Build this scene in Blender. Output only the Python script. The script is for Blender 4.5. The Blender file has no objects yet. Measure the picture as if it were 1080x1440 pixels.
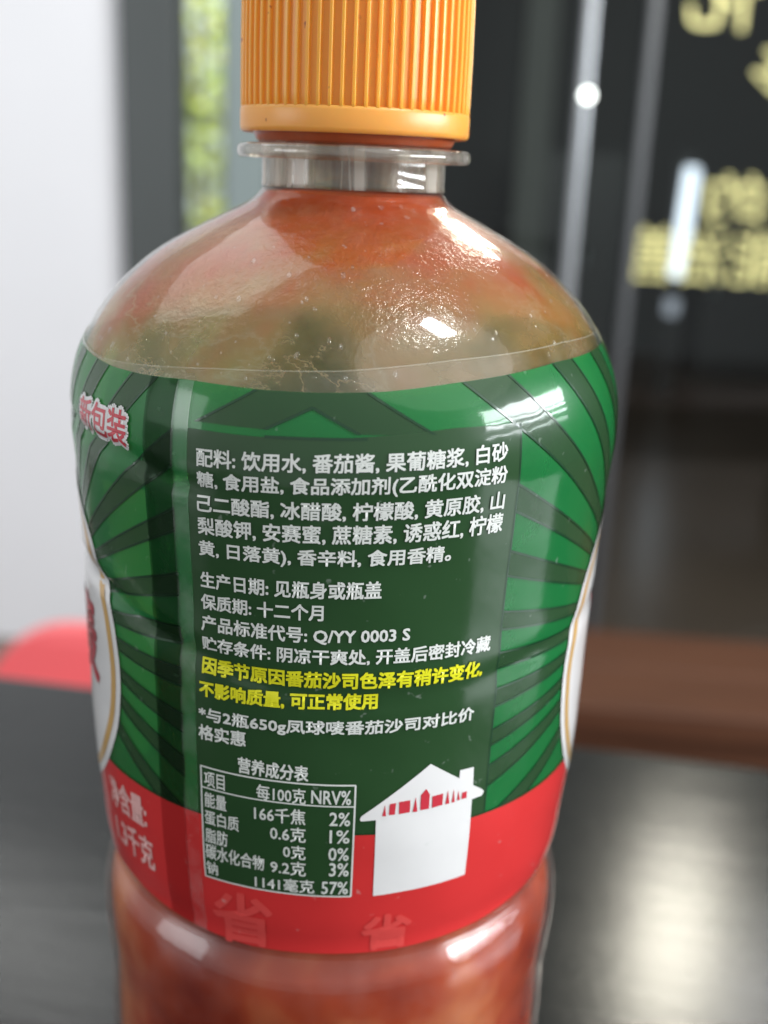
import bpy, bmesh, math, random
import numpy as np
from mathutils import Vector, Matrix

# ------------------------------------------------------------------ camera, world, lights, exposure
S = bpy.context.scene
C = S.collection
random.seed(7)
R_ = math.radians

cam = bpy.data.cameras.new('camera')
cam.sensor_fit = 'AUTO'
cam.sensor_width = 36.0
cam.lens = 40.0
cam.clip_start = 0.01
cam.clip_end = 60.0
cam.dof.use_dof = True
cam.dof.focus_distance = 0.1655
cam.dof.aperture_fstop = 11.5
camo = bpy.data.objects.new('camera', cam)
C.objects.link(camo)
camo.matrix_world = (Matrix.Translation((0.00757, -0.2, 0.245)) @ Matrix.Rotation(R_(90 - 17.0), 4, 'X')
                     @ Matrix.Rotation(R_(2.45), 4, 'Z'))
S.camera = camo

W = bpy.data.worlds.new('World')
S.world = W
W.use_nodes = True
W.node_tree.nodes['Background'].inputs[0].default_value = (0.93, 0.97, 1.0, 1)
W.node_tree.nodes['Background'].inputs[1].default_value = 0.52
S.view_settings.view_transform = 'Standard'
S.view_settings.look = 'None'
S.view_settings.exposure = 0.0
S.view_settings.gamma = 1.0
S.cycles.max_bounces = 14
S.cycles.transparent_max_bounces = 40
S.cycles.transmission_bounces = 12
S.cycles.sample_clamp_indirect = 8
S.cycles.use_denoising = True


def area(name, az, el, dist, sx, sy, watts, col=(1, 1, 1), target=(0, 0, 0.2), shape='RECTANGLE', roll=0.0):
    a, e = R_(az), R_(el)
    t = Vector(target)
    p = t + dist * Vector((math.sin(a) * math.cos(e), math.cos(a) * math.cos(e), math.sin(e)))
    l = bpy.data.lights.new(name, 'AREA')
    l.shape = shape
    l.size = sx
    l.size_y = sy
    l.energy = watts
    l.color = col
    o = bpy.data.objects.new(name, l)
    q = (t - p).to_track_quat('-Z', 'Y')
    o.matrix_world = Matrix.Translation(p) @ q.to_matrix().to_4x4() @ Matrix.Rotation(roll, 4, 'Z')
    C.objects.link(o)
    return o


# ceiling lamps ahead to the right (glare on the table, gloss on the shoulder), one overhead, tube lights at the right
area('ceiling_lamp_light', 16.9, 36.6, 2.2, 0.15, 0.34, 9.0, (1.0, 0.95, 0.80), target=(.13, .12, 0))
area('ceiling_lamp_light', 24, 32, 2.6, 0.13, 0.13, 2.6, (1.0, 0.98, 0.95), target=(.012, -.01, .236))
area('overhead_lamp_light', 109, 61, 1.7, 0.18, 0.28, 11.0, (0.95, 0.97, 1.0))
for el_, w_, h_ in ((13.5, 34.0, 0.24), (8.4, 8.0, 0.035), (5.2, 5.5, 0.026), (1.6, 2.6, 0.018)):
    area('tube_light', 100, el_, 1.9, 1.45, h_, w_, (0.92, 0.96, 1.0))
area('ceiling_light', -40, 54, 2.2, 2.4, 1.4, 17.0, (1.0, 0.99, 0.98))
area('right_soft_light', 130, 46, 2.9, 3.4, 2.8, 30.0, (1.0, 0.98, 0.95), shape='ELLIPSE')
area('window_light', -112, 9, 2.2, 1.0, 0.8, 9.0, (0.95, 0.97, 1.0))
rl = area('sign_fill_light', 0, 0, 1.0, 0.9, 0.5, 26.0, (1.0, 0.97, 0.92))  # unseen lamp added to brighten the yellow lettering
rl.matrix_world = Matrix.Translation((.95, .15, 1.25)) @ Vector((0, .99, -.12)).to_track_quat('-Z', 'Y').to_matrix().to_4x4()
wash = area('wall_wash_light', 0, 0, 1.62, 1.5, 1.5, 6.0, (0.95, 0.98, 1.0), target=(-1.3, 2.0, .25))  # added lamp, out of view, that brightens the white wall
wash.matrix_world = Matrix.Translation((-1.55, .35, .55)) @ Vector((.16, 1.65, -.25)).to_track_quat('-Z', 'Y').to_matrix().to_4x4()

# ------------------------------------------------------------------ helpers


def link(o, parent=None):
    C.objects.link(o)
    if parent is not None:
        o.parent = parent
    return o


def tag(o, label=None, cat=None, group=None, kind=None):
    if label:
        o['label'] = label
    if cat:
        o['category'] = cat
    if group:
        o['group'] = group
    if kind:
        o['kind'] = kind
    return o


def empty(name, loc, label=None, cat=None, group=None):
    o = bpy.data.objects.new(name, None)
    o.location = loc
    o.empty_display_size = 0.02
    link(o)
    return tag(o, label, cat, group)


def mesh(name, verts, faces, mat, parent=None, smooth=True):
    me = bpy.data.meshes.new(name)
    me.from_pydata([tuple(v) for v in verts], [], faces)
    me.materials.append(mat)
    if smooth:
        me.polygons.foreach_set('use_smooth', [True] * len(me.polygons))
    me.update()
    return link(bpy.data.objects.new(name, me), parent)


def box(name, x0, x1, y0, y1, z0, z1, mat, parent=None, bevel=0.0, seg=3):
    bm = bmesh.new()
    bmesh.ops.create_cube(bm, size=1.0)
    off = parent.location if parent is not None else Vector((0, 0, 0))
    for v in bm.verts:
        v.co = Vector((x0 + (v.co.x + .5) * (x1 - x0), y0 + (v.co.y + .5) * (y1 - y0), z0 + (v.co.z + .5) * (z1 - z0))) - off
    if bevel:
        bmesh.ops.bevel(bm, geom=bm.edges[:], offset=bevel, segments=seg, affect='EDGES', profile=0.5)
    me = bpy.data.meshes.new(name)
    bm.to_mesh(me)
    bm.free()
    me.materials.append(mat)
    return link(bpy.data.objects.new(name, me), parent)


def lathe(name, prof, mat, parent=None, n=128, closed=False, smooth=True, fn=None):
    """prof: list of (r, z); fn(angle, r, z) may displace the radius"""
    vs, fs = [], []
    m = len(prof)
    for (r, z) in prof:
        for k in range(n):
            a = 2 * math.pi * k / n
            rr = fn(a, r, z) if fn else r
            vs.append((rr * math.sin(a), -rr * math.cos(a), z))
    rng = range(m if closed else m - 1)
    for i in rng:
        j = (i + 1) % m
        for k in range(n):
            l = (k + 1) % n
            fs.append((i * n + k, i * n + l, j * n + l, j * n + k))
    return mesh(name, vs, fs, mat, parent, smooth)


def tube(name, p0, p1, r, mat, parent=None, n=20, r1=None):
    off = parent.location if parent is not None else Vector((0, 0, 0))
    p0, p1 = Vector(p0) - off, Vector(p1) - off
    d = (p1 - p0).normalized()
    u = d.orthogonal().normalized()
    w = d.cross(u)
    r1 = r if r1 is None else r1
    prof = [(0.0, p0), (r * .8, p0), (r, p0 + d * r * .2), (r1, p1 - d * r1 * .2), (r1 * .8, p1), (0.0, p1)]
    vs = [p + rr * (math.cos(2 * math.pi * k / n) * u + math.sin(2 * math.pi * k / n) * w) for rr, p in prof for k in range(n)]
    fs = [(i * n + k, i * n + (k + 1) % n, (i + 1) * n + (k + 1) % n, (i + 1) * n + k) for i in range(len(prof) - 1) for k in range(n)]
    return mesh(name, vs, fs, mat, parent)


class N:
    """small node-tree builder"""
    def __init__(self, name):
        self.m = bpy.data.materials.new(name)
        self.m.use_nodes = True
        self.t = self.m.node_tree
        self.t.nodes.clear()
        self.out = self.t.nodes.new('ShaderNodeOutputMaterial')

    def n(self, typ, props=None, **inp):
        nd = self.t.nodes.new('ShaderNode' + typ)
        for k, v in (props or {}).items():
            setattr(nd, k, v)
        for k, v in inp.items():
            key = k.replace('_', ' ')
            if key.isdigit() or (key.startswith('i') and key[1:].isdigit()):
                sock = nd.inputs[int(key.lstrip('i'))]
            else:
                sock = nd.inputs[key]
            if isinstance(v, bpy.types.NodeSocket):
                self.t.links.new(v, sock)
            else:
                if isinstance(v, tuple) and len(v) == 3 and sock.type == 'RGBA':
                    v = v + (1.0,)
                sock.default_value = v
        return nd

    def math(self, op, a, b=0.0, clamp=False):
        nd = self.n('Math', {'operation': op, 'use_clamp': clamp}, i0=a, i1=b)
        return nd.outputs[0]

    def coord(self):
        return self.n('TexCoord').outputs['Object']

    def scaled(self, s):
        mp = self.n('Mapping', Vector=self.coord())
        mp.inputs['Scale'].default_value = s
        return mp.outputs[0]

    def noise(self, scale, detail=4.0, rough=0.55, vec=None, dist=0.0):
        return self.n('TexNoise', None, Vector=vec if vec is not None else self.coord(), Scale=scale, Detail=detail,
                      Roughness=rough, Distortion=dist).outputs['Fac']

    def ramp(self, fac, stops, interp='LINEAR'):
        nd = self.n('ValToRGB', None, Fac=fac)
        cr = nd.color_ramp
        cr.interpolation = interp
        while len(cr.elements) < len(stops):
            cr.elements.new(0.5)
        for e, (p, c) in zip(cr.elements, stops):
            e.position = p
            e.color = (c if isinstance(c, tuple) else (c, c, c)) + (1.0,)
        return nd.outputs[0]

    def bump(self, h, strength, dist):
        return self.n('Bump', None, Height=h, Strength=strength, Distance=dist).outputs[0]

    def mixrgb(self, f, a, b):
        nd = self.n('Mix', {'data_type': 'RGBA'})
        for s, v in ((nd.inputs[0], f), (nd.inputs[6], a), (nd.inputs[7], b)):
            if isinstance(v, bpy.types.NodeSocket):
                self.t.links.new(v, s)
            else:
                s.default_value = v + (1.0,) if isinstance(v, tuple) else v
        return nd.outputs[2]

    def mixsh(self, f, a, b):
        return self.n('MixShader', None, i0=f, i1=a, i2=b).outputs[0]

    def surf(self, s):
        self.t.links.new(s, self.out.inputs['Surface'])
        return self.m


def simple(name, col, rough=0.5, metal=0.0, bump=0.0, bscale=60.0, var=0.0, coat=0.0, spec=0.5, stretch=(1, 1, 1)):
    m = N(name)
    v = m.scaled(stretch)
    nz = m.noise(bscale, 5, .6, v)
    c = col
    if var:
        lo = tuple(x * (1 - var) for x in col)
        hi = tuple(min(1, x * (1 + var)) for x in col)
        c = m.mixrgb(nz, lo, hi)
    b = m.n('BsdfPrincipled', None, Base_Color=c, Roughness=rough, Metallic=metal, Coat_Weight=coat, Specular_IOR_Level=spec)
    if bump:
        m.t.links.new(m.bump(nz, bump, 0.002), b.inputs['Normal'])
    return m.surf(b.outputs[0])


def emit(name, col, strength):
    m = N(name)
    e = m.n('Emission', None, Color=col, Strength=strength)
    return m.surf(e.outputs[0])


# ------------------------------------------------------------------ bottle surface: radius at (angle, height)
ZK = np.array([.2405, .2385, .2365, .2335, .230, .226, .222, .2175, .213, .208, .203, .198, .192, .186, .18, .174, .168, .162,
               .156, .15, .144, .138, .132, 0.126, .1215, .1186, .1170, .1150, .1125, .102, .096, .088, .06, .03, .012, .005, .001])
RK = np.array([.0152, .0171, .0209, .02665, .0325, .03735, .04099, .0439, .04595, .0471, .0474, .0471, .04671, .0463, .0460,
               .04588, .04578, .04562, .0455, .04536, .0451, .0447, .04415, .0435, .0426, .0419, .0428, .0438, .0444, .0444,
               .0438, .0438, .0438, .0440, .0438, .0425, .038])
_k = -ZK
_m = np.gradient(RK, _k)


def Rz(z):
    zz = -np.asarray(z, float)
    i = np.clip(np.searchsorted(_k, zz) - 1, 0, len(_k) - 2)
    h = _k[i + 1] - _k[i]
    t = np.clip((zz - _k[i]) / h, 0, 1)
    return ((2 * t**3 - 3 * t**2 + 1) * RK[i] + (t**3 - 2 * t**2 + t) * h * _m[i]
            + (-2 * t**3 + 3 * t**2) * RK[i + 1] + (t**3 - t**2) * h * _m[i + 1])


G2S = [-70, -48, -39, -32, -26, -19, -6, 11, 20, 28, 34, 47, 80]
G2Z = [179, 178.8, 177.6, 175.7, 174.3, 172.8, 169.6, 167.9, 168.8, 170.1, 171.0, 172.2, 175]
G2D = [.6, .85, .85, .8, .62, .36, .2, .2, .28, .34, .36, .28, .3]
G1S = [-60, -48, -37, -29, -25, -20, -12]
G1Z = [203.5, 203.4, 202.8, 201.4, 200.2, 199.4, 198.6]


def disp(s, zm):
    """dents and wrinkles of bottle and film, in mm, for arrays of arc length and height in mm"""
    g2z = np.interp(s, G2S, G2Z)
    g2 = np.interp(s, G2S, G2D)
    d = zm - g2z
    out = -g2 * np.exp(-(d / 1.5) ** 2) + .25 * g2 * np.exp(-((d - 3.4) / 1.6) ** 2)
    g1z = np.interp(s, G1S, G1Z)
    w = np.clip((-14 - s) / 8, 0, 1) * np.clip((s + 66) / 8, 0, 1)
    out = out - .7 * w * np.exp(-((zm - g1z) / 1.1) ** 2)
    a = s / 46.0
    fade = np.clip((216 - zm) / 20, 0, 1) * np.clip((zm - 120) / 6, 0, 1)
    out = out + fade * (.05 * np.sin(5 * a + zm * .21 + 1.3) + .04 * np.sin(11 * a - zm * .13)
                        + .02 * np.sin(17 * a + zm * .33 + .7) + .018 * np.sin(3 * a + zm * .62))
    return out


def surf(s, zm, off):
    """point on the bottle: arc length s and height zm in mm (s = 0 faces -y), raised by off mm"""
    s = np.asarray(s, float)
    zm = np.asarray(zm, float)
    ss = (s + 144.51) % 289.03 - 144.51
    r = Rz(zm / 1000)
    if off > 0:
        r = np.maximum(r, np.where(zm < 130, .0430, 0))      # the film bridges the groove at its lower edge
    r = r + (disp(ss, zm) + off) / 1000
    a = s / 46.0
    return np.stack([r * np.sin(a), -r * np.cos(a), zm / 1000], -1)


# print edge and film edge of the wrap (the film sits slightly tilted)
TS = [-145, -110, -70, -52, -46, -39, -31, -22, -10, -2, 7, 18, 27, 38, 56, 80, 110, 145]
TZ = [216.6, 216.2, 215.4, 214.9, 214.6, 214.2, 214.2, 214.6, 214.4, 214.5, 214.9, 216.0, 216.7, 217.6, 218.0, 218, 217.4, 216.6]
FS = [-145, -70, -43, -33, -18, 1, 18, 42, 64, 100, 145]
FZ = [219, 216.6, 214.9, 215.4, 216.6, 217.5, 219.0, 220.2, 220.0, 219.6, 219]
BS = [-145, -70, -41, -30, -20, -12, 2, 13, 22, 32, 42, 55, 145]
BZ = [123, 123, 123.2, 122.2, 121.4, 121.0, 121.2, 121.3, 121.7, 122.2, 123, 124, 123]


def top(s):
    return float(np.interp(s, TS, TZ))


def bot(s):
    return float(np.interp(s, BS, BZ))


CS, CZ = 1.5, 1.5


def clip(poly, nx, nz, d):
    """keep the part where nx*s + nz*z <= d"""
    out = []
    for i in range(len(poly)):
        p, q = poly[i], poly[(i + 1) % len(poly)]
        fp, fq = nx * p[0] + nz * p[1] - d, nx * q[0] + nz * q[1] - d
        if fp <= 0:
            out.append(p)
        if (fp < 0 < fq) or (fq < 0 < fp):
            t = fp / (fp - fq)
            out.append((p[0] + t * (q[0] - p[0]), p[1] + t * (q[1] - p[1])))
    return out


def patch(name, polys, off, mat, parent, edges=True):
    """convex polygons in (s, z) mm laid onto the bottle as one mesh; edges=True trims them to the printed area"""
    V, F, idx = [], [], {}

    def vid(p):
        k = (round(p[0], 3), round(p[1], 3))
        if k not in idx:
            idx[k] = len(V)
            V.append(k)
        return idx[k]
    for poly in polys:
        ar = sum(poly[i][0] * poly[(i + 1) % len(poly)][1] - poly[(i + 1) % len(poly)][0] * poly[i][1] for i in range(len(poly)))
        if ar < 0:
            poly = poly[::-1]
        s0 = math.floor(min(p[0] for p in poly) / CS)
        s1 = math.ceil(max(p[0] for p in poly) / CS)
        for i in range(s0, s1):
            a, b = i * CS, (i + 1) * CS
            col = clip(clip(poly, 1, 0, b), -1, 0, -a)
            if edges and len(col) > 2:
                k = (top(b) - top(a)) / CS
                col = clip(col, -k, 1, top(a) - k * a)
                k = (bot(b) - bot(a)) / CS
                if len(col) > 2:
                    col = clip(col, k, -1, -(bot(a) - k * a))
            if len(col) < 3:
                continue
            z0 = math.floor(min(p[1] for p in col) / CZ)
            z1 = math.ceil(max(p[1] for p in col) / CZ)
            for j in range(z0, z1):
                c = clip(clip(col, 0, 1, (j + 1) * CZ), 0, -1, -j * CZ)
                f = []
                for p in c:
                    v = vid(p)
                    if v not in f:
                        f.append(v)
                if len(f) > 2:
                    F.append(f)
    A = np.array(V)
    return mesh(name, surf(A[:, 0], A[:, 1], off), F, mat, parent)


def seg(p, q, w):
    dx, dy = q[0] - p[0], q[1] - p[1]
    l = math.hypot(dx, dy)
    nx, ny = -dy / l * w / 2, dx / l * w / 2
    return [(p[0] + nx, p[1] + ny), (q[0] + nx, q[1] + ny), (q[0] - nx, q[1] - ny), (p[0] - nx, p[1] - ny)]


_fontcache = {}


def glyphs(text, bold=0.0, shear=0.0, spacing=1.0):
    """text as flat triangles in its own bounding box scaled to 0..1"""
    cu = bpy.data.curves.new('lettering', 'FONT')
    cu.body = text
    cu.size = 1.0
    cu.resolution_u = 2
    cu.offset = bold
    cu.shear = shear
    cu.space_character = spacing
    o = bpy.data.objects.new('lettering', cu)
    C.objects.link(o)
    dg = bpy.context.evaluated_depsgraph_get()
    me = bpy.data.meshes.new_from_object(o.evaluated_get(dg))
    v = np.array([tuple(x.co)[:2] for x in me.vertices])
    f = [tuple(p.vertices) for p in me.polygons]
    bpy.data.objects.remove(o)
    bpy.data.curves.remove(cu)
    bpy.data.meshes.remove(me)
    return v, f


def refine(u, f, s, z):
    """split the long edges of large glyphs so that they follow the curved wall"""
    P = np.stack([s, z], -1)
    if max(np.hypot(*(P[a] - P[b])) for t in f for a, b in zip(t, t[1:] + t[:1])) < 1.6:
        return u, f, s, z
    bm = bmesh.new()
    vs = [bm.verts.new((a, b, 0)) for a, b in P]
    for t in f:
        try:
            bm.faces.new([vs[i] for i in t])
        except ValueError:
            pass
    for _ in range(4):
        e = [x for x in bm.edges if x.calc_length() > 1.3]
        if not e:
            break
        bmesh.ops.subdivide_edges(bm, edges=e, cuts=1)
        bmesh.ops.triangulate(bm, faces=bm.faces[:])
    bm.verts.index_update()
    s = np.array([v.co.x for v in bm.verts])
    z = np.array([v.co.y for v in bm.verts])
    f = [tuple(v.index for v in q.verts) for q in bm.faces]
    bm.free()
    return u, f, s, z


def print_text(name, items, off, mat, parent, bold=.10):
    """items: (text, s0, s1, z0 left bottom, z1 left top, z0 right bottom, z1 right top) in mm; bold: stroke gain in mm, overprinted"""
    VV, FF = [], []
    sh = [(0, 0)]
    if bold > 0:
        nb = 4 if bold < .2 else 10
        sh += [(bold * math.cos(2 * math.pi * (k + .5) / nb), bold * math.sin(2 * math.pi * (k + .5) / nb)) for k in range(nb)]
    for t, s0, s1, za, zb, zc, zd in items:
        v, f = glyphs(t)
        lo, hi = v.min(0), v.max(0)
        u = (v - lo) / (hi - lo)
        s = s0 + u[:, 0] * (s1 - s0)
        z = (za + (zb - za) * u[:, 1]) * (1 - u[:, 0]) + (zc + (zd - zc) * u[:, 1]) * u[:, 0]
        u, f, s, z = refine(u, f, s, z)
        for k, (a, b) in enumerate(sh):
            n0 = sum(len(x) for x in VV)
            VV.append(surf(s + a, z + b, off + .006 * k))
            FF += [tuple(i + n0 for i in p) for p in f]
    return mesh(name, np.concatenate(VV), FF, mat, parent)


# ------------------------------------------------------------------ materials of the bottle
def film(name, col, trans=0.25, tint=None, rough=0.32, coat=0.85, worn=0.26):
    m = N(name)
    wear = m.noise(900, 3, .7)
    fleck = m.ramp(m.noise(420, 2, .6), [(0.70, 0.0), (0.78, 1.0)])
    big = m.noise(38, 4, .6)
    c = m.mixrgb(big, tuple(x * .90 for x in col), tuple(min(1, x * 1.08) for x in col))
    c = m.mixrgb(m.math('MULTIPLY', fleck, worn), c, (.55, .6, .55))
    nb = m.bump(big, .17, .0012)
    nb2 = m.n('Bump', None, Height=wear, Strength=.05, Distance=.0002, Normal=nb).outputs[0]
    b = m.n('BsdfPrincipled', None, Base_Color=c, Roughness=rough, Coat_Weight=coat, Coat_Roughness=.07, Coat_IOR=1.5,
            Specular_IOR_Level=.25, Normal=nb2)
    m.t.links.new(nb, b.inputs['Coat Normal'])
    if trans <= 0:
        return m.surf(b.outputs[0])
    t = m.n('BsdfTransparent', None, Color=tint or tuple(min(1, x * 3 + .15) for x in col))
    return m.surf(m.mixsh(trans, b.outputs[0], t.outputs[0]))


M_GREEN = film('bright_green_film', (.013, .215, .055), .36, (.35, .85, .45))
M_DARK = film('dark_green_film', (.034, .086, .035), .32, (.55, .70, .55))
M_PANEL = film('panel_green_film', (.022, .068, .022), .05, (.4, .6, .4))
M_LINE = film('outline_green_film', (.008, .045, .016), 0)
M_RED = film('red_film', (.68, .036, .036), .05, (.8, .2, .15))
M_RED2 = film('pale_red_film', (.74, .075, .068), 0)
M_WHITE = film('white_film', (.80, .79, .78), 0)
M_INK = film('white_ink', (.72, .74, .70), 0, rough=.45, coat=.5)
M_PINK = film('pink_white_ink', (.84, .48, .45), 0, rough=.45)
M_YEL = film('yellow_ink', (.78, .76, .02), 0, rough=.45, coat=.5)
M_GOLD = film('gold_ink', (.62, .38, .13), 0)
M_REDINK = film('red_ink', (.60, .04, .06), 0)


def clear_film(name, white, rough=.09):
    m = N(name)
    lw = m.n('LayerWeight', None, Blend=.5).outputs['Facing']
    fr = m.math('ADD', m.math('MULTIPLY', m.math('POWER', lw, 5.0), .8), .045)
    big = m.noise(55, 4, .6)
    nb = m.bump(big, .12, .001)
    g1 = m.n('BsdfGlossy', None, Color=(1, 1, 1), Roughness=rough, Normal=nb)
    g2 = m.n('BsdfGlossy', None, Color=(1, 1, 1), Roughness=.34, Normal=nb)
    g = m.n('MixShader', None, i0=.22, i1=g1.outputs[0], i2=g2.outputs[0])
    d = m.n('BsdfDiffuse', None, Color=(.75, .76, .72))
    t = m.n('BsdfTransparent', None, Color=(.98, .98, .97))
    scr = m.ramp(m.noise(90 if white < .3 else 60, 5, .7, None if white < .3 else m.scaled((9, 9, .6))), [(.45, 0.0), (.75, 1.0)])
    a = m.mixsh(m.math('MULTIPLY', scr, white), t.outputs[0], d.outputs[0])
    return m.surf(m.mixsh(fr, a, g.outputs[0]))


M_SHELL = clear_film('clear_bottle_plastic', .04, .05)
M_CLEAR = clear_film('clear_film_margin', .05, .10)
M_SEAM = clear_film('scuffed_seam_film', .17, .2)


def neck_plastic(name, amt):
    m = N(name)
    nb = m.bump(m.noise(110, 2, .5, m.scaled((1, 1, .25))), .14, .0012)
    lw = m.n('LayerWeight', None, Blend=.5).outputs['Facing']
    fr = m.math('ADD', m.math('MULTIPLY', m.math('POWER', lw, 4.0), .8), .07)
    g = m.n('BsdfGlass', None, Color=(.97, .96, .93), Roughness=.02, IOR=1.18, Normal=nb)
    gl = m.n('BsdfGlossy', None, Color=(1, 1, 1), Roughness=.06, Normal=nb)
    lp = m.n('BsdfTransparent', None, Color=(.97, .95, .90))
    clear = m.mixsh(fr, m.mixsh(.6, g.outputs[0], lp.outputs[0]), gl.outputs[0])
    painted_refl = m.ramp(m.noise(170, 4, .6, m.scaled((1, 1, .07)), .5), [(.43, .0), (.50, .07 * amt), (.57, .58 * amt)])  # white wall reflections painted into the plastic as pale streaks
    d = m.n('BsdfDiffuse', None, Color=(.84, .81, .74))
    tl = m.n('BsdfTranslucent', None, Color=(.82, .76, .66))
    return m.surf(m.mixsh(painted_refl, clear, m.mixsh(.5, d.outputs[0], tl.outputs[0])))


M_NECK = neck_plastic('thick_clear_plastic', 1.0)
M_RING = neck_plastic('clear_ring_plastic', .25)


def smear():
    """thin ketchup film left on the inside of the wall: thick under the neck, patchy lower down"""
    m = N('ketchup_film')
    sep = m.n('SeparateXYZ', None, Vector=m.coord()).outputs
    z = sep['Z']
    hgt = m.n('MapRange', None, Value=z)
    hgt.inputs[1].default_value = .205
    hgt.inputs[2].default_value = .240
    low = m.n('MapRange', None, Value=z)
    low.inputs[1].default_value = .200
    low.inputs[2].default_value = .216
    low.inputs[3].default_value = .30
    flow = m.noise(26, 4, .5, m.scaled((1, 1, .55)), .5)
    blot = m.noise(62, 3, .5)
    fine = m.noise(320, 3, .6)
    k = m.math('ADD', m.math('MULTIPLY', hgt.outputs[0], .50), m.math('MULTIPLY', flow, 1.30))
    k = m.math('ADD', k, m.math('MULTIPLY', blot, .62))
    k = m.math('ADD', k, m.math('MULTIPLY', fine, .06))
    k = m.math('SUBTRACT', k, .62)
    thick = m.math('MULTIPLY', m.ramp(k, [(.40, .18), (.58, .46), (.74, .68), (.92, .94)]), low.outputs[0])
    c = m.ramp(k, [(.44, (.54, .40, .13)), (.58, (.64, .40, .13)), (.70, (.58, .25, .07)), (.84, (.60, .13, .030)), (.96, (.62, .09, .018))])
    iso = m.math('ABSOLUTE', m.math('SUBTRACT', m.noise(44, 6, .62, m.scaled((1, 1, 1.8)), .25), .5))
    dry = m.n('MapRange', None, Value=z)
    dry.inputs[1].default_value = .2190
    dry.inputs[2].default_value = .2300
    dry.inputs[3].default_value = .75
    dry.inputs[4].default_value = .06
    rimline = m.math('MULTIPLY', m.ramp(iso, [(.0, .9), (.012, .35), (.035, .0)]), dry.outputs[0])
    c = m.mixrgb(rimline, c, (.74, .56, .32))
    thick = m.math('MAXIMUM', thick, m.math('MULTIPLY', m.math('MULTIPLY', rimline, .8), low.outputs[0]))
    glint = m.ramp(m.noise(21, 2, .5), [(.50, .12), (.62, 1.0)])
    nz = m.math('MULTIPLY', m.noise(520, 3, .7), glint)
    nb = m.bump(nz, .6, .0008)
    d = m.n('BsdfPrincipled', None, Base_Color=c, Roughness=.16, Normal=nb)
    tr = m.n('BsdfTranslucent', None, Color=c)
    body = m.mixsh(.45, d.outputs[0], tr.outputs[0])
    t = m.n('BsdfTransparent', None, Color=(.97, .92, .78))
    wet = m.n('BsdfGlossy', None, Color=(1, .96, .85), Roughness=.12, Normal=nb)
    thin = m.mixsh(m.math('MULTIPLY', glint, .10), t.outputs[0], wet.outputs[0])
    return m.surf(m.mixsh(thick, thin, body))


M_SMEAR = smear()


def ketchup():
    m = N('ketchup_sauce')
    n1 = m.noise(34, 3, .5)
    c = m.ramp(n1, [(.36, (.20, .020, .010)), (.52, (.37, .058, .022)), (.66, (.56, .18, .075))])
    b = m.n('BsdfPrincipled', None, Base_Color=c, Roughness=.22, Normal=m.bump(n1, .5, .002))
    b.inputs['Subsurface Weight'].default_value = .25
    b.inputs['Subsurface Radius'].default_value = (.006, .002, .001)
    return m.surf(b.outputs[0])


M_KETCHUP = ketchup()


def cap_plastic(name, col):
    m = N(name)
    n1 = m.noise(200, 4, .6)
    spot = m.ramp(m.noise(330, 2, .5), [(.705, 0.0), (.735, 1.0)])
    spot2 = m.math('MULTIPLY', spot, m.ramp(m.noise(60, 2, .5), [(.42, 0.0), (.55, .9)]))
    c = m.mixrgb(n1, tuple(x * .93 for x in col), tuple(min(1, x * 1.05) for x in col))
    c = m.mixrgb(spot2, c, (.33, .05, .015))
    b = m.n('BsdfPrincipled', None, Base_Color=c, Roughness=.34, Normal=m.bump(n1, .08, .0005))
    b.inputs['Subsurface Weight'].default_value = .4
    b.inputs['Subsurface Radius'].default_value = (.004, .0016, .0004)
    b.inputs['Subsurface Scale'].default_value = 1.0
    return m.surf(b.outputs[0])


M_CAP = cap_plastic('orange_cap_plastic', (.93, .385, .045))
M_BAND = cap_plastic('orange_band_plastic', (.92, .39, .075))

# ------------------------------------------------------------------ the bottle
bottle = empty('ketchup_bottle', (0, 0, 0),
               'clear sauce bottle with ribbed orange cap and green and red wrap label on black table', 'bottle')

NA, zs = 240, np.concatenate([np.linspace(240.5, 216, 46), np.linspace(215.4, 118, 150), np.linspace(117.5, 96, 34), np.linspace(94, 1, 40)])


def shell(name, off, z_hi, z_lo, mat, close=None):
    zz = zs[(zs <= z_hi) & (zs >= z_lo)]
    s = np.linspace(-144.51, 144.51, NA, endpoint=False)
    Sg, Zg = np.meshgrid(s, zz)
    P = surf(Sg.ravel(), Zg.ravel(), off)
    n, mrows = NA, len(zz)
    F = [(i * n + k, (i + 1) * n + k, (i + 1) * n + (k + 1) % n, i * n + (k + 1) % n) for i in range(mrows - 1) for k in range(n)]
    V = list(map(tuple, P))
    if close in ('both', 'bottom'):
        V.append((0, 0, zz[-1] / 1000))
        b = (mrows - 1) * n
        F += [(b + k, len(V) - 1, b + (k + 1) % n) for k in range(n)]
    if close in ('both', 'top'):
        V.append((0, 0, zz[0] / 1000))
        F += [(k, (k + 1) % n, len(V) - 1) for k in range(n)]
    return mesh(name, V, F, mat, bottle)


shell('bottle_wall', 0.0, 241, 0, M_SHELL, 'bottom')
shell('sauce_film', -0.9, 240.3, 126.5, M_SMEAR)
shell('sauce', -1.3, 128, 3.5, M_KETCHUP, 'both')

def through_light():  # light coming through the label at the left, painted as a khaki layer
    m = N('khaki_through_light')
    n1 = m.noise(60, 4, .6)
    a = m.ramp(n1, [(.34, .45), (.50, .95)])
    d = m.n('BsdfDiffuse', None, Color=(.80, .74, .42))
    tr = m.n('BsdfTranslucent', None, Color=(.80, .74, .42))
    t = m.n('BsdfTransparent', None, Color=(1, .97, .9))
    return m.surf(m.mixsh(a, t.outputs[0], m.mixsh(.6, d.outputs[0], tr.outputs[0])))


patch('through_light_patch', [[(-42, 196), (-30, 197), (-29.2, 176), (-40, 176)], [(-41, 172), (-29.2, 174), (-29.2, 158), (-33, 151), (-41, 149)]], -.45,  # pale patches in place of light shining through the film
      through_light(), bottle, edges=False)

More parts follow.
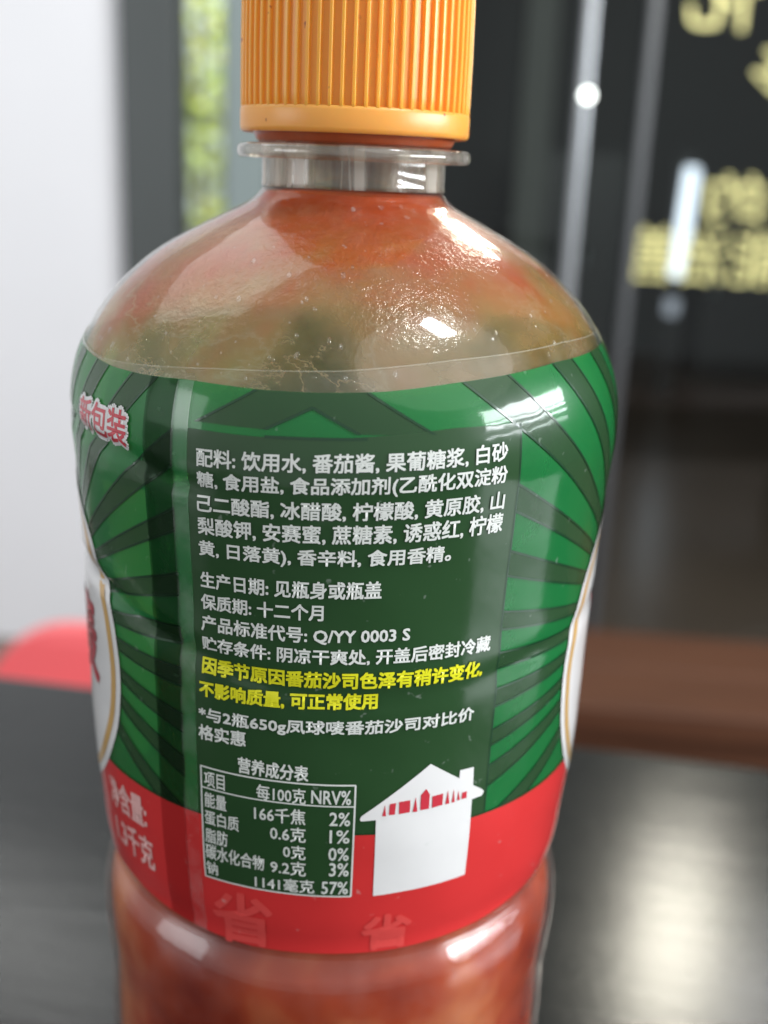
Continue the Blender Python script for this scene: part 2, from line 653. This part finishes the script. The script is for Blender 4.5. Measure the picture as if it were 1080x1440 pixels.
# neck with the support ring
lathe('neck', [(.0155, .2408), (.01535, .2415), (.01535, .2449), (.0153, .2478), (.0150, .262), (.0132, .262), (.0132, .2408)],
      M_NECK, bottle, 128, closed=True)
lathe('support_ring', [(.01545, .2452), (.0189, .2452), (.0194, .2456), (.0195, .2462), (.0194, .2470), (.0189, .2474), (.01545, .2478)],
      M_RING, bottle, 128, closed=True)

# ribbed cap
NR = 64


def ribs(a, r, z):
    t = (a * NR / (2 * math.pi)) % 1.0
    h = .00068
    k = 1.0 if t < .40 else 0.0
    if .0 <= t < .08:
        k = t / .08
    elif .32 < t < .42:
        k = (.42 - t) / .10
    return r + h * max(0.0, min(1.0, k)) if r > .0165 else r


cap = lathe('cap', [(.0148, .2515), (.0176, .2515), (.0182, .2528), (.01825, .2550), (.01825, .262), (.01815, .270), (.0178, .2762),
                    (.0171, .2788), (.0160, .2797), (.008, .2799), (.0, .2799)], M_CAP, bottle, NR * 25, fn=ribs)
lathe('tamper_band', [(.0162, .2498), (.0184, .2492), (.01885, .2494), (.0190, .2500), (.0190, .2526), (.01885, .2531), (.0184, .2532),
                      (.0170, .2532)], M_BAND, bottle, 160, closed=True)
lathe('liner', [(.0151, .2475), (.0163, .2480), (.0172, .2500), (.0170, .2516), (.0151, .2516)],
      simple('sauce_stained_liner', (.36, .075, .022), .3, var=.3, bscale=300), bottle, 96, closed=True)

# wrap label: base print, then rays, panel, red band, emblems, lettering
cols = [[(i * CS, 140.0), ((i + 1) * CS, 140.0), ((i + 1) * CS, 225.0), (i * CS, 225.0)] for i in range(-96, 97)]
cols = [[(-144.51, 143), (144.51, 143), (144.51, 230), (-144.51, 230)]]
label = patch('label', cols, .15, M_GREEN, bottle)

RC = (79.0, 170.5)
LC = (-68.0, 170.5)


def wedge(c, a0, a1, sign, r1=130.0):
    """ray from centre c towards -s (sign -1) or +s (sign 1) between two angles"""
    p = [(c[0] + sign * r1 * math.cos(R_(a)), c[1] + r1 * math.sin(R_(a))) for a in (a0, a1)]
    return [c, p[0], p[1]]


RD = [(59, 64), (48.3, 52.5), (37.2, 41.6), (27.2, 30.8), (17.2, 21.3), (7.7, 11.0), (0.2, 3.4), (-7.0, -3.6), (-14.5, -11.5), (-22.0, -18.3),
      (-32, -28), (70, 76), (82, 88)]
LD = [(57.5, 62), (47.5, 51.5), (35.5, 39.8), (26, 29.5), (14.2, 18.5), (4, 8), (-5, -1), (-15, -11), (-24, -20), (-34, -30), (69, 74), (82, 88)]
PL, PR, PT = -20.9, 27.9, 209.2
rays, lines = [], []


def keep(poly, lim):
    for nx, nz, d in lim:
        if len(poly) > 2:
            poly = clip(poly, nx, nz, d)
    return poly


def add_rays(c, angs, sign, lim):
    for a0, a1 in angs:
        p = keep(wedge(c, a0, a1, sign), lim)
        if len(p) > 2:
            rays.append(p)
        for a in (a0, a1):
            q = (c[0] + sign * 130 * math.cos(R_(a)), c[1] + 130 * math.sin(R_(a)))
            e = keep(seg(c, q, .34), lim)
            if len(e) > 2:
                lines.append(e)


LOW = (0, -1, -145.0)
add_rays(RC, RD, -1, [LOW, (-1, 0, -PR)])
add_rays(RC, RD, 1, [LOW, (1, 0, 144.4)])
add_rays(LC, LD, 1, [LOW, (1, 0, -23.5)])
add_rays(LC, LD, -1, [LOW, (-1, 0, 144.4)])
UP = [(0, -1, -PT), (1, 0, PR), (-1, 0, 2.8)]
add_rays(RC, [x for x in RD if 20 < x[0] < 56], -1, UP)
add_rays((-84.6, 170.5), [x for x in RD if 20 < x[0] < 56], 1, [(0, -1, -PT), (-1, 0, 20.9), (1, 0, -2.8)])
# below the crossing rays the whole middle is dark: fill up to the triangle
rays.append([(-2.8, 212.3), (-9.3, PT), (-20.9, PT), (-20.9, 207.4), (-2.8, 214.2)])
patch('dark_ray_print', rays[:-1], .21, M_DARK, label)
patch('text_panel', [[(PL, 144), (PR, 144), (PR, PT + .9), (17, PT + .8), (-2, PT - .9), (-12, PT - 1.1), (PL, PT - 1.1)]], .25, M_PANEL, label)
# outlines of the rays and of the panel
rc = [PT + .8, PT - .9]
lines += [seg((PR, 145), (PR, PT + .9), .3), seg((-9.2, PT - 1.0), (4.8, PT - .6), .4)]
patch('ray_outline', lines, .29, M_LINE, label)
patch('red_band', [[(-144.51, 118), (144.51, 118), (144.51, 145.0), (-144.51, 145.0)]], .31, M_RED, label)
patch('band_edge', [seg((-144.5, 145.0), (144.5, 145.0), .3)], .33, M_LINE, label)


def ellipse(c, a, b, n=72):
    return [(c[0] + a * math.cos(2 * math.pi * k / n), c[1] + b * math.sin(2 * math.pi * k / n)) for k in range(n)]


def ring(c, a0, b0, a1, b1, n=72):
    out = []
    for k in range(n):
        t0, t1 = 2 * math.pi * k / n, 2 * math.pi * (k + 1) / n
        out.append([(c[0] + a0 * math.cos(t0), c[1] + b0 * math.sin(t0)), (c[0] + a0 * math.cos(t1), c[1] + b0 * math.sin(t1)),
                    (c[0] + a1 * math.cos(t1), c[1] + b1 * math.sin(t1)), (c[0] + a1 * math.cos(t0), c[1] + b1 * math.sin(t0))])
    return out


for c, tx in (((79.0, 163.5), 1), ((-71.5, 163.5), -1)):
    ov = patch('oval_emblem', [ellipse(c, 32.8, 30.5)], .37, M_WHITE, label)
    patch('gold_ring', ring(c, 31.2, 29.0, 29.4, 27.4), .42, M_GOLD, label)
    print_text('brand_lettering', [('凤球唛', c[0] - (24 if tx < 0 else 17), c[0] + (23 if tx < 0 else 20), 158, 173, 158, 173)], .46, M_REDINK, label, bold=.5)

# lettering measured on the label: text, s left, s right, bottom and top at the left, bottom and top at the right
TXT = {
    'ingredients_text': [
        ('配料: 饮用水, 番茄酱, 果葡糖浆, 白砂', -19.2, 25.4, 202.8, 205.5, 204.8, 207.6),
        ('糖, 食用盐, 食品添加剂(乙酰化双淀粉', -19.2, 25.5, 199.4, 202.1, 201.2, 204.2),
        ('己二酸酯, 冰醋酸, 柠檬酸, 黄原胶, 山', -19.3, 25.5, 196.0, 198.6, 197.4, 200.3),
        ('梨酸钾, 安赛蜜, 蔗糖素, 诱惑红, 柠檬', -19.3, 25.6, 192.5, 195.2, 193.8, 196.9),
        ('黄, 日落黄), 香辛料, 食用香精。', -19.3, 17.6, 188.9, 191.6, 189.8, 192.7)],
    'production_text': [
        ('生产日期: 见瓶身或瓶盖', -19.3, 7.6, 184.1, 186.6, 184.8, 187.5),
        ('保质期: 十二个月', -19.4, -0.6, 180.6, 183.0, 181.1, 183.6),
        ('产品标准代号: Q/YY 0003 S', -19.4, 12.2, 177.0, 179.6, 177.6, 180.2),
        ('贮存条件: 阴凉干爽处, 开盖后密封冷藏', -19.4, 25.8, 173.8, 176.2, 174.4, 177.0)],
    'price_note_text': [
        ('*与2瓶650g凤球唛番茄沙司对比价', -20.2, 23.8, 161.6, 164.2, 162.7, 165.3),
        ('格实惠', -20.3, -12.2, 158.6, 161.1, 159.0, 161.5)],
    'table_title_text': [('营养成分表', -13.4, -2.3, 154.35, 157.05, 154.2, 156.9)],
    'nutrition_text': [
        ('项目', -19.5, -15.8, 150.4, 152.95, 150.4, 153.2), ('每100克', -10.4, -2.6, 150.2, 152.85, 150.2, 152.9),
        ('NRV%', -1.7, 4.4, 150.45, 152.8, 150.4, 152.9), ('能量', -19.5, -15.6, 146.65, 149.3, 146.7, 149.4),
        ('蛋白质', -19.6, -13.5, 143.4, 146.0, 143.4, 146.1), ('脂肪', -19.6, -15.6, 140.0, 142.6, 140.0, 142.8),
        ('碳水化合物', -19.7, -9.3, 136.85, 139.7, 136.9, 139.6), ('钠', -19.7, -17.6, 133.8, 136.3, 133.9, 136.4),
        ('166千焦', -10.8, -2.6, 146.3, 149.0, 146.5, 149.2), ('2%', 1.2, 4.4, 146.6, 149.0, 146.6, 149.0),
        ('0.6克', -8.2, -2.5, 143.1, 145.8, 143.2, 145.9), ('1%', 1.3, 4.4, 143.4, 145.8, 143.4, 145.8),
        ('0克', -6.1, -2.5, 140.0, 142.5, 139.9, 142.5), ('0%', 1.2, 4.4, 140.1, 142.5, 140.1, 142.5),
        ('9.2克', -8.2, -2.4, 136.75, 139.3, 136.8, 139.5), ('3%', 1.4, 4.5, 137.1, 139.6, 137.1, 139.6),
        ('1141毫克', -10.9, -1.0, 133.4, 135.8, 133.6, 136.2), ('57%', 0.2, 4.5, 133.6, 136.0, 133.6, 136.0)],
}
for nm, it in TXT.items():
    print_text(nm, it, .40, M_INK, label, bold=.05 if nm in ('nutrition_text',) else .085)
print_text('season_note_text', [('因季节原因番茄沙司色泽有稍许变化,', -19.5, 24.7, 169.9, 172.6, 170.3, 173.1),
                                ('不影响质量, 可正常使用', -20.0, 7.8, 166.0, 168.6, 166.8, 169.4)], .40, M_YEL, label, bold=.13)
# nutrition table: its own dark ground, frame and header rule
tt, tb = 153.8, 133.1
patch('table_ground', [[(-20.1, tb), (5.0, tb), (5.0, tt), (-20.1, tt)]], .34, M_PANEL, label)
fr = [seg((-20.2, tt), (5.1, tt), .28), seg((-20.2, tb), (5.1, tb), .28), seg((-20.1, tb), (-20.1, tt), .28), seg((5.05, tb), (5.05, tt), .28),
      seg((-20.1, 150.05), (5.0, 150.05), .24)]
patch('table_rule', fr, .38, M_INK, label)
# white house emblem with its row of red buildings
hs = [[(16.9, 156.5), (26.9, 149.7), (27.3, 149.2), (26.95, 148.5), (6.14, 147.4), (5.9, 147.7), (6.1, 148.3)],
      [(8.46, 147.6), (8.76, 132.9), (25.29, 133.8), (25.0, 148.6)],
      [(22.2, 152.6), (22.25, 154.3), (24.85, 154.3), (25.0, 150.4)]]
patch('house_emblem', hs, .38, M_WHITE, label)
tri = [[(9.82, 150.14), (10.03, 148.12), (9.42, 148.17)], [(10.55, 150.27), (11.55, 150.35), (11.44, 148.28), (10.49, 148.28)],
       [(12.04, 150.47), (13.86, 150.57), (13.9, 148.38), (12.12, 148.28)], [(14.75, 151.02), (15.16, 148.3), (14.37, 148.32)],
       [(15.58, 151.19), (16.4, 152.23), (17.1, 151.07), (17.12, 148.48), (15.64, 148.48)],
       [(17.56, 150.66), (19.44, 150.81), (19.46, 148.73), (17.64, 148.53)], [(20.25, 151.22), (20.71, 148.72), (19.96, 148.7)],
       [(21.33, 151.18), (21.67, 148.75), (21.11, 148.76)], [(22.19, 150.74), (22.61, 148.91), (22.1, 148.91)],
       [(22.97, 150.17), (23.83, 150.21), (23.87, 148.98), (22.9, 148.97)]]
patch('red_building_print', tri, .44, M_REDINK, label)
# new-packaging badge, net content, faint slogan
BADGE = [('新包装', -47.2, -32.6, 203.7, 208.5, 203.2, 208.6)]
print_text('badge_outline', BADGE, .40, M_WHITE, label, bold=.70)
print_text('badge_text', BADGE, .48, M_REDINK, label, bold=.13)
print_text('net_content_text', [('净含量:', -46.0, -33.2, 136.0, 141.8, 137.0, 142.8), ('1.3千克', -45.6, -32.2, 128.6, 134.4, 128.8, 135.0)],
           .40, M_PINK, label, bold=.19)
print_text('slogan_text', [('省', -19.0, -8.2, 120.9, 131.0, 121.6, 131.4), ('省', 7.4, 15.8, 121.9, 128.8, 121.9, 128.4)], .36, M_RED2, label, bold=.3)
# lengthwise seam of the wrap and the clear margin above the print
patch('seam', [[(-23.5, 118), (-20.8, 118), (-20.8, 230), (-23.5, 230)]], .50, M_SEAM, label)
patch('seam_edge', [seg((-23.5, 122), (-23.5, 216), .12), seg((-20.8, 122), (-20.8, 216), .08)], .54, M_SEAM, label)
patch('overlap_strip', [[(-29.0, 145), (-23.5, 145), (-23.5, 230), (-29.0, 230)]], .36,
      film('overlap_dark_film', (.012, .02, .014), .80, (.50, .60, .52), coat=.1, worn=0), label)
patch('overlap_strip', [[(-29.0, 118), (-23.5, 118), (-23.5, 145), (-29.0, 145)]], .36,
      film('overlap_red_film', (.25, .01, .01), .88, (.86, .82, .82), coat=.1, worn=0), label)
mg = []
for i in range(-96, 96):
    a, b = i * CS, (i + 1) * CS
    fa, fb = float(np.interp(a, FS, FZ)), float(np.interp(b, FS, FZ))
    fa, fb = max(fa, top(a) + .3), max(fb, top(b) + .3)
    mg.append([(a, top(a)), (b, top(b)), (b, fb), (a, fa)])
patch('clear_margin', mg, .17, M_CLEAR, label, edges=False)
rim = []
for i in range(-96, 96):
    a, b = i * CS, (i + 1) * CS
    fa, fb = max(float(np.interp(a, FS, FZ)), top(a) + .3), max(float(np.interp(b, FS, FZ)), top(b) + .3)
    rim.append([(a, fa - .18), (b, fb - .18), (b, fb), (a, fa)])
patch('film_edge', rim, .26, film('pale_film_edge', (.55, .52, .42), .72, (.95, .95, .92)), label, edges=False)

# droplets and specks clinging to the shoulder
bm = bmesh.new()
for k in range(170):
    s = random.uniform(-62, 72)
    z = 215 + 25 * random.random() ** 1.3
    r = random.choice([.0001, .00014, .0002, .0003, .0004]) * random.uniform(.7, 1.2)
    r0 = float(Rz(z / 1000))
    a = s / 46.0
    dz = (float(Rz(z / 1000 + 2e-4)) - float(Rz(z / 1000 - 2e-4))) / 4e-4
    nrm = Vector((math.sin(a), -math.cos(a), -dz)).normalized()
    p = Vector((r0 * math.sin(a), -r0 * math.cos(a), z / 1000)) - nrm * r * .1
    q = nrm.to_track_quat('Z', 'Y').to_matrix().to_4x4()
    bmesh.ops.create_icosphere(bm, subdivisions=1, radius=1.0, matrix=Matrix.Translation(p) @ q @ Matrix.Diagonal((r, r * random.uniform(1, 1.8), r * .5, 1)))
me = bpy.data.meshes.new('droplets')
bm.to_mesh(me)
bm.free()
me.materials.append(clear_film('clear_droplet', .12, .04))
me.polygons.foreach_set('use_smooth', [True] * len(me.polygons))
dr = link(bpy.data.objects.new('droplets', me), bottle)
dr['kind'] = 'stuff'

# ------------------------------------------------------------------ black table
def table_mat():
    m = N('black_table_top')
    v = m.scaled((1.0, 9.0, 1.0))
    n1 = m.noise(16, 6, .65, v)
    n2 = m.noise(220, 3, .6)
    c = m.mixrgb(n1, (.008, .0092, .0095), (.0115, .013, .013))
    dust = m.ramp(m.noise(260, 3, .7), [(.64, 0.0), (.72, 1.0)])
    c = m.mixrgb(m.math('MULTIPLY', dust, .10), c, (.30, .29, .26))
    rg = m.n('MapRange', None, Value=n1)
    rg.inputs[3].default_value = .155
    rg.inputs[4].default_value = .205
    nb = m.bump(n1, .045, .004)
    nb2 = m.n('Bump', None, Height=n2, Strength=.06, Distance=.0004, Normal=nb).outputs[0]
    b = m.n('BsdfPrincipled', None, Base_Color=c, Roughness=rg.outputs[0], Normal=nb2, Specular_IOR_Level=.22)
    return m.surf(b.outputs[0])


M_TABLE = table_mat()
tbl = empty('table', (0, -0.18, -0.74), 'black satin table top with rounded edge carrying the bottle', 'table')
tbl.rotation_euler = (0, 0, R_(-9.5))


def local_box(name, x0, x1, y0, y1, z0, z1, mat, parent, bevel=0.0):
    o = box(name, x0, x1, y0, y1, z0, z1, mat, None, bevel)
    o.parent = parent
    return o


local_box('table_top', -.62, .62, -.33, .449, .714, .74, M_TABLE, tbl, .004)
M_LEG = simple('black_leg_metal', (.02, .021, .022), .4)
for sx in (-.57, .53):
    for sy in (-.29, .37):
        local_box('leg', sx, sx + .04, sy, sy + .04, 0.001, .713, M_LEG, tbl, .003)

# ------------------------------------------------------------------ room: floor, walls
M_FLOOR = simple('brown_stone_floor', (.145, .103, .080), .28, var=.25, bscale=3.0, bump=.03)
f = box('floor', -3.2, 3.6, -2.2, 7.0, -.80, -.74, M_FLOOR)
tag(f, kind='structure')
M_WHITEWALL = simple('white_wall_paint', (.68, .69, .715), .6, var=.04, bscale=4)
tag(box('wall_back', -2.3, -.50, 2.0, 2.12, -.739, 1.15, M_WHITEWALL), 'plain white wall panel beside the dark grey frame at the left', 'wall')
tag(box('wall_left', -2.42, -2.301, -2.0, 2.12, -.739, 1.15, M_WHITEWALL), 'white side wall running towards the camera at the far left', 'wall')
M_FRAME = simple('dark_grey_frame', (.052, .060, .060), .42, var=.08, bscale=8)
tag(box('door_frame', -.499, -.395, 1.965, 2.08, -.739, 1.9, M_FRAME, None, .006), 'dark grey upright frame between white wall and green window', 'frame')
M_POSTGREY = simple('pale_grey_post', (.19, .235, .235), .45)
tag(box('window_post', -.312, -.235, 1.975, 2.08, -.739, 1.9, M_POSTGREY, None, .006), 'grey upright post between green window and dark glass partition', 'post')


def pane_mat(name, tint, refl=1.0):
    m = N(name)
    lw = m.n('LayerWeight', None, Blend=.5).outputs['Facing']
    fr = m.math('ADD', m.math('MULTIPLY', m.math('POWER', lw, 5.0), .8), .022)
    g = m.n('BsdfGlossy', None, Color=(refl, refl, refl), Roughness=.03)
    t = m.n('BsdfTransparent', None, Color=tint)
    return m.surf(m.mixsh(fr, t.outputs[0], g.outputs[0]))


win = empty('window', (-.354, 2.03, -.739), 'narrow window showing blurred green shrub outside', 'window')
box('pane', -.394, -.313, 2.03, 2.036, -.70, 1.88, pane_mat('window_glass', (.96, .98, .97)), win)
box('sill', -.3945, -.3125, 2.01, 2.06, -.739, -.70, M_FRAME, win)

# outside: pale wall and shrubs
M_PALE = simple('pale_outer_wall', (.50, .56, .50), .7, var=.08, bscale=3)
tag(box('outer_wall', -2.3, -.34, 4.4, 4.5, -.739, 2.4, M_PALE), 'pale wall outside behind the green shrubs', 'wall')
tag(box('partition_wall', -.33, -.26, 2.09, 7.0, -.739, 2.4, simple('partition_grey', (.10, .11, .11), .7)), 'grey wall dividing the dark room from the window side', 'wall')


def shrub(x, y, h, w, cols, n, label):
    r = empty('shrub', (x, y, -.739), label, 'shrub', 'shrubs outside the window')
    tube('stem', (x, y, -.735), (x, y, -.739 + h * .8), .02, simple('shrub_stem', (.09, .06, .03), .8), r, 8, .008)
    for ci, col in enumerate(cols):
        V, F = [], []
        for k in range(n):
            a, u = random.uniform(0, 6.283), random.random()
            rad = w * math.sqrt(random.random()) * (1.0 - .55 * abs(u - .5))
            p = Vector((rad * math.cos(a), rad * math.sin(a), h * (.12 + .88 * u)))
            d = Vector((random.gauss(0, 1), random.gauss(0, 1), random.gauss(.3, .7))).normalized()
            e = d.orthogonal().normalized()
            l = random.uniform(.03, .06)
            b = len(V)
            V += [p, p + d * l * .5 + e * l * .28, p + d * l, p + d * l * .5 - e * l * .28]
            F.append((b, b + 1, b + 2, b + 3))
        mesh('foliage', V, F, simple('leaf_green', col, .5, var=.25, bscale=20), r, False)


shrub(-.62, 3.55, 1.9, .17, [(.50, .52, .07), (.38, .48, .10)], 800, 'yellow green shrub outside the narrow window')
shrub(-.44, 3.95, 2.2, .16, [(.10, .32, .22), (.22, .40, .16)], 700, 'bluish green shrub outside the window beside the grey post')
area('outdoor_light', -160, 50, 2.2, 1.6, 1.6, 125.0, (1, 1, .97), target=(-.75, 4.0, .3))

# ------------------------------------------------------------------ dark glass partition with its room behind
M_GLASS = pane_mat('dark_partition_glass', (.85, .88, .87))
gp = empty('glass_partition', (.9, 2.02, -.739), 'tall dark glass partition with metal uprights behind the table', 'glass partition')
for x0, x1 in ((-.233, .327), (.351, .4415), (.4645, 2.6)):
    box('pane', x0, x1, 2.02, 2.028, -.70, 1.9, M_GLASS, gp)
box('bottom_rail', -.234, 2.6, 2.00, 2.05, -.739, -.701, simple('brown_rail', (.05, .035, .028), .4), gp, .004)
M_STEEL = simple('brushed_upright', (.36, .38, .40), .32, metal=.6, var=.1, bscale=5)
M_STEEL2 = simple('dark_upright', (.085, .090, .096), .4, metal=.3)
box('upright', .3275, .3505, 1.995, 2.05, -.70, 1.9, M_STEEL, gp, .008)
o = box('upright', .442, .464, 2.0, 2.05, -.70, 1.9, M_STEEL2, gp, .006)
o['label'] = 'darker grey upright'
M_GLINT = emit('glint_glow', (.95, 1.0, .95), 9.0)  # glint on the metal, built as a small glowing disc
spark = empty('upright_glint', (.342, 1.992, .378), 'small glowing disc standing for a glint on the metal upright', 'reflection')
lathe('glint_disc', [(.0, .0), (.006, .002), (.008, .006), (.008, .010), (.0, .011)], M_GLINT, spark, 24)
spark.children[0].rotation_euler = (R_(90), 0, 0)


# yellow lettering on the far face of the glass, read from the other side
M_VINYL = simple('yellow_vinyl', (.86, .82, .34), .5)


def sign_text(text, x0, x1, z0, z1, label, bold=.03):
    v, f = glyphs(text)
    lo, hi = v.min(0), v.max(0)
    u = (v - lo) / (hi - lo)
    xc, zc = (x0 + x1) / 2, (z0 + z1) / 2
    V, F = [], []
    n = len(v)
    for y in (2.0165, 2.0185):
        V += [(x1 - a * (x1 - x0) - xc, y - 2.0165, z0 + b * (z1 - z0) - zc) for a, b in u]
    F += [tuple(p) for p in f] + [tuple(i + n for i in p[::-1]) for p in f]
    o = mesh('sign_lettering', V, F, M_VINYL, None, False)
    o.location = (xc, 2.0165, zc)
    return tag(o, label, 'lettering', 'yellow lettering on the glass')


sign_text('能治善', .452, .735, .052, .152, 'blurred yellow mirrored lettering in the lowest row on the dark glass')
sign_text('的', .585, .690, .168, .252, 'single blurred yellow mirrored character above the lowest row')
sign_text('化', .512, .640, .500, .625, 'blurred yellow mirrored lettering at the top edge of the glass')
sign_text('多', .642, .74, .385, .480, 'yellow mirrored character cut by the right edge of the photo')

# room behind the glass
M_BACK = simple('grey_back_wall', (.030, .033, .034), .6, var=.3, bscale=1.2)
tag(box('wall_far', -.26, 3.6, 6.4, 6.5, -.739, 2.4, M_BACK), 'dim grey far wall seen through the glass partition', 'wall')
tag(box('ceiling_far', -.26, 3.6, 2.3, 6.5, 2.41, 2.5, simple('dim_ceiling', (.10, .10, .10), .8)), kind='structure')
tag(box('wall_right', 3.5, 3.6, -2.0, 6.39, -.739, 2.4, M_BACK), 'dim grey side wall of the room at the right', 'wall')
M_CAB = simple('grey_cabinet', (.10, .105, .105), .5, var=.15, bscale=3)
M_DARKBOX = simple('black_cabinet', (.008, .008, .009), .4)


def cabinet(x0, x1, y0, z0, z1, mat, label, d=.45, doors=2):
    c = empty('cabinet', ((x0 + x1) / 2, y0, z0), label, 'cabinet', None)
    box('carcass', x0, x1, y0, y0 + d, z0, z1, mat, c, .006)
    w = (x1 - x0) / doors
    for k in range(doors):
        dd = box('door', x0 + w * k + .01, x0 + w * (k + 1) - .01, y0 - .018, y0 - .001, z0 + .02, z1 - .02, mat, c, .004)
        tube('handle', (x0 + w * k + .05, y0 - .035, z0 + (z1 - z0) * .5), (x0 + w * k + .05, y0 - .035, z0 + (z1 - z0) * .5 + .1), .008, M_STEEL, c, 8)
    return c


cabinet(.20, .60, 4.6, -.739, .02, M_DARKBOX, 'low black cabinet behind the glass left of the bright upright')
cabinet(.62, 1.10, 5.4, -.739, .34, M_DARKBOX, 'black cabinet behind the glass between the uprights')
cabinet(1.55, 2.2, 5.6, -.739, .10, M_DARKBOX, 'low black cabinet behind the yellow lettering')
tag(box('pillar', .44, .56, 4.2, 4.32, -.739, 2.4, simple('pillar_grey', (.12, .125, .115), .6), None, .01), 'dull grey pillar in the dim room left of the bright upright', 'pillar')
# reflection of a tube lamp in the glass, built as glowing tubes behind it
reflm = emit('reflected_tube_glow', (.80, .88, 1.0), 2.6)
tl = empty('tube_reflection', (1.28, 5.0, -.40), 'slim glowing tube standing for a lamp reflection in the glass behind the yellow lettering', 'reflection')
tube('glow_tube', (1.290, 5.0, .285), (1.270, 5.0, -.185), .030, reflm, tl)
tube('glow_tube', (1.267, 5.0, -.285), (1.263, 5.0, -.355), .030, emit('reflected_tube_glow_dim', (.80, .86, 1.0), .55), tl)
box('backing', 1.24, 1.32, 5.04, 5.06, -.739, .34, M_DARKBOX, tl)

# ------------------------------------------------------------------ wooden bench and red chair beyond the table
def wood():
    m = N('brown_bench_wood')
    n1 = m.noise(9, 6, .6, m.scaled((.6, 9, 9)), .4)
    c = m.ramp(n1, [(.3, (.050, .017, .007)), (.6, (.072, .026, .011)), (.8, (.095, .038, .017))])
    b = m.n('BsdfPrincipled', None, Base_Color=c, Roughness=.6, Normal=m.bump(n1, .1, .002), Specular_IOR_Level=.3)
    return m.surf(b.outputs[0])


M_WOOD = wood()
bn = empty('bench', (.55, 1.1, -.739), 'brown wooden bench seen over the far edge of the table', 'bench')
bn.rotation_euler = (0, 0, R_(-5))
for k in range(2):
    local_box('seat_plank', -.42, .70, -.12 + k * .121, -.12 + k * .121 + .119, .354, .389, M_WOOD, bn, .004)
local_box('apron', -.40, .68, -.108, -.086, .18, .353, M_WOOD, bn, .003)
for sx in (-.36, .60):
    for sy in (-.08, .08):
        local_box('leg', sx, sx + .05, sy, sy + .045, .001, .353, M_WOOD, bn, .003)

M_REDP = simple('coral_red_plastic', (.70, .115, .125), .38, var=.05, bscale=6)
ch = empty('chair', (-.255, .98, -.739), 'coral red plastic chair behind the left end of the table', 'chair')


def rounded_panel(name, w, z0, z1, y0, y1, rad, mat, parent, bend=.0):
    pts = []
    for k in range(13):
        a = math.pi / 2 * k / 12
        pts.append((w / 2 - rad + rad * math.sin(a), z1 - rad + rad * math.cos(a)))
    pts += [(w / 2, z0), (-w / 2, z0)]
    for k in range(13):
        a = math.pi / 2 * (1 - k / 12)
        pts.append((-w / 2 + rad - rad * math.sin(a), z1 - rad + rad * math.cos(a)))
    n = len(pts)
    V = [(x, y0 + bend * (x / w) ** 2, z) for x, z in pts] + [(x, y1 + bend * (x / w) ** 2, z) for x, z in pts]
    F = [tuple(range(n)), tuple(range(2 * n - 1, n - 1, -1))] + [((k + 1) % n, k, n + k, n + (k + 1) % n) for k in range(n)]
    return mesh(name, V, F, mat, parent, False)


rounded_panel('backrest', .36, .20, .470, 0.0, .025, .09, M_REDP, ch, -.05)
local_box('seat', -.19, .19, -.36, -.002, .215, .235, M_REDP, ch, .008)
for sx in (-.17, .14):
    for sy in (-.34, -.04):
        local_box('leg', sx, sx + .03, sy, sy + .03, .001, .214, M_REDP, ch, .004)
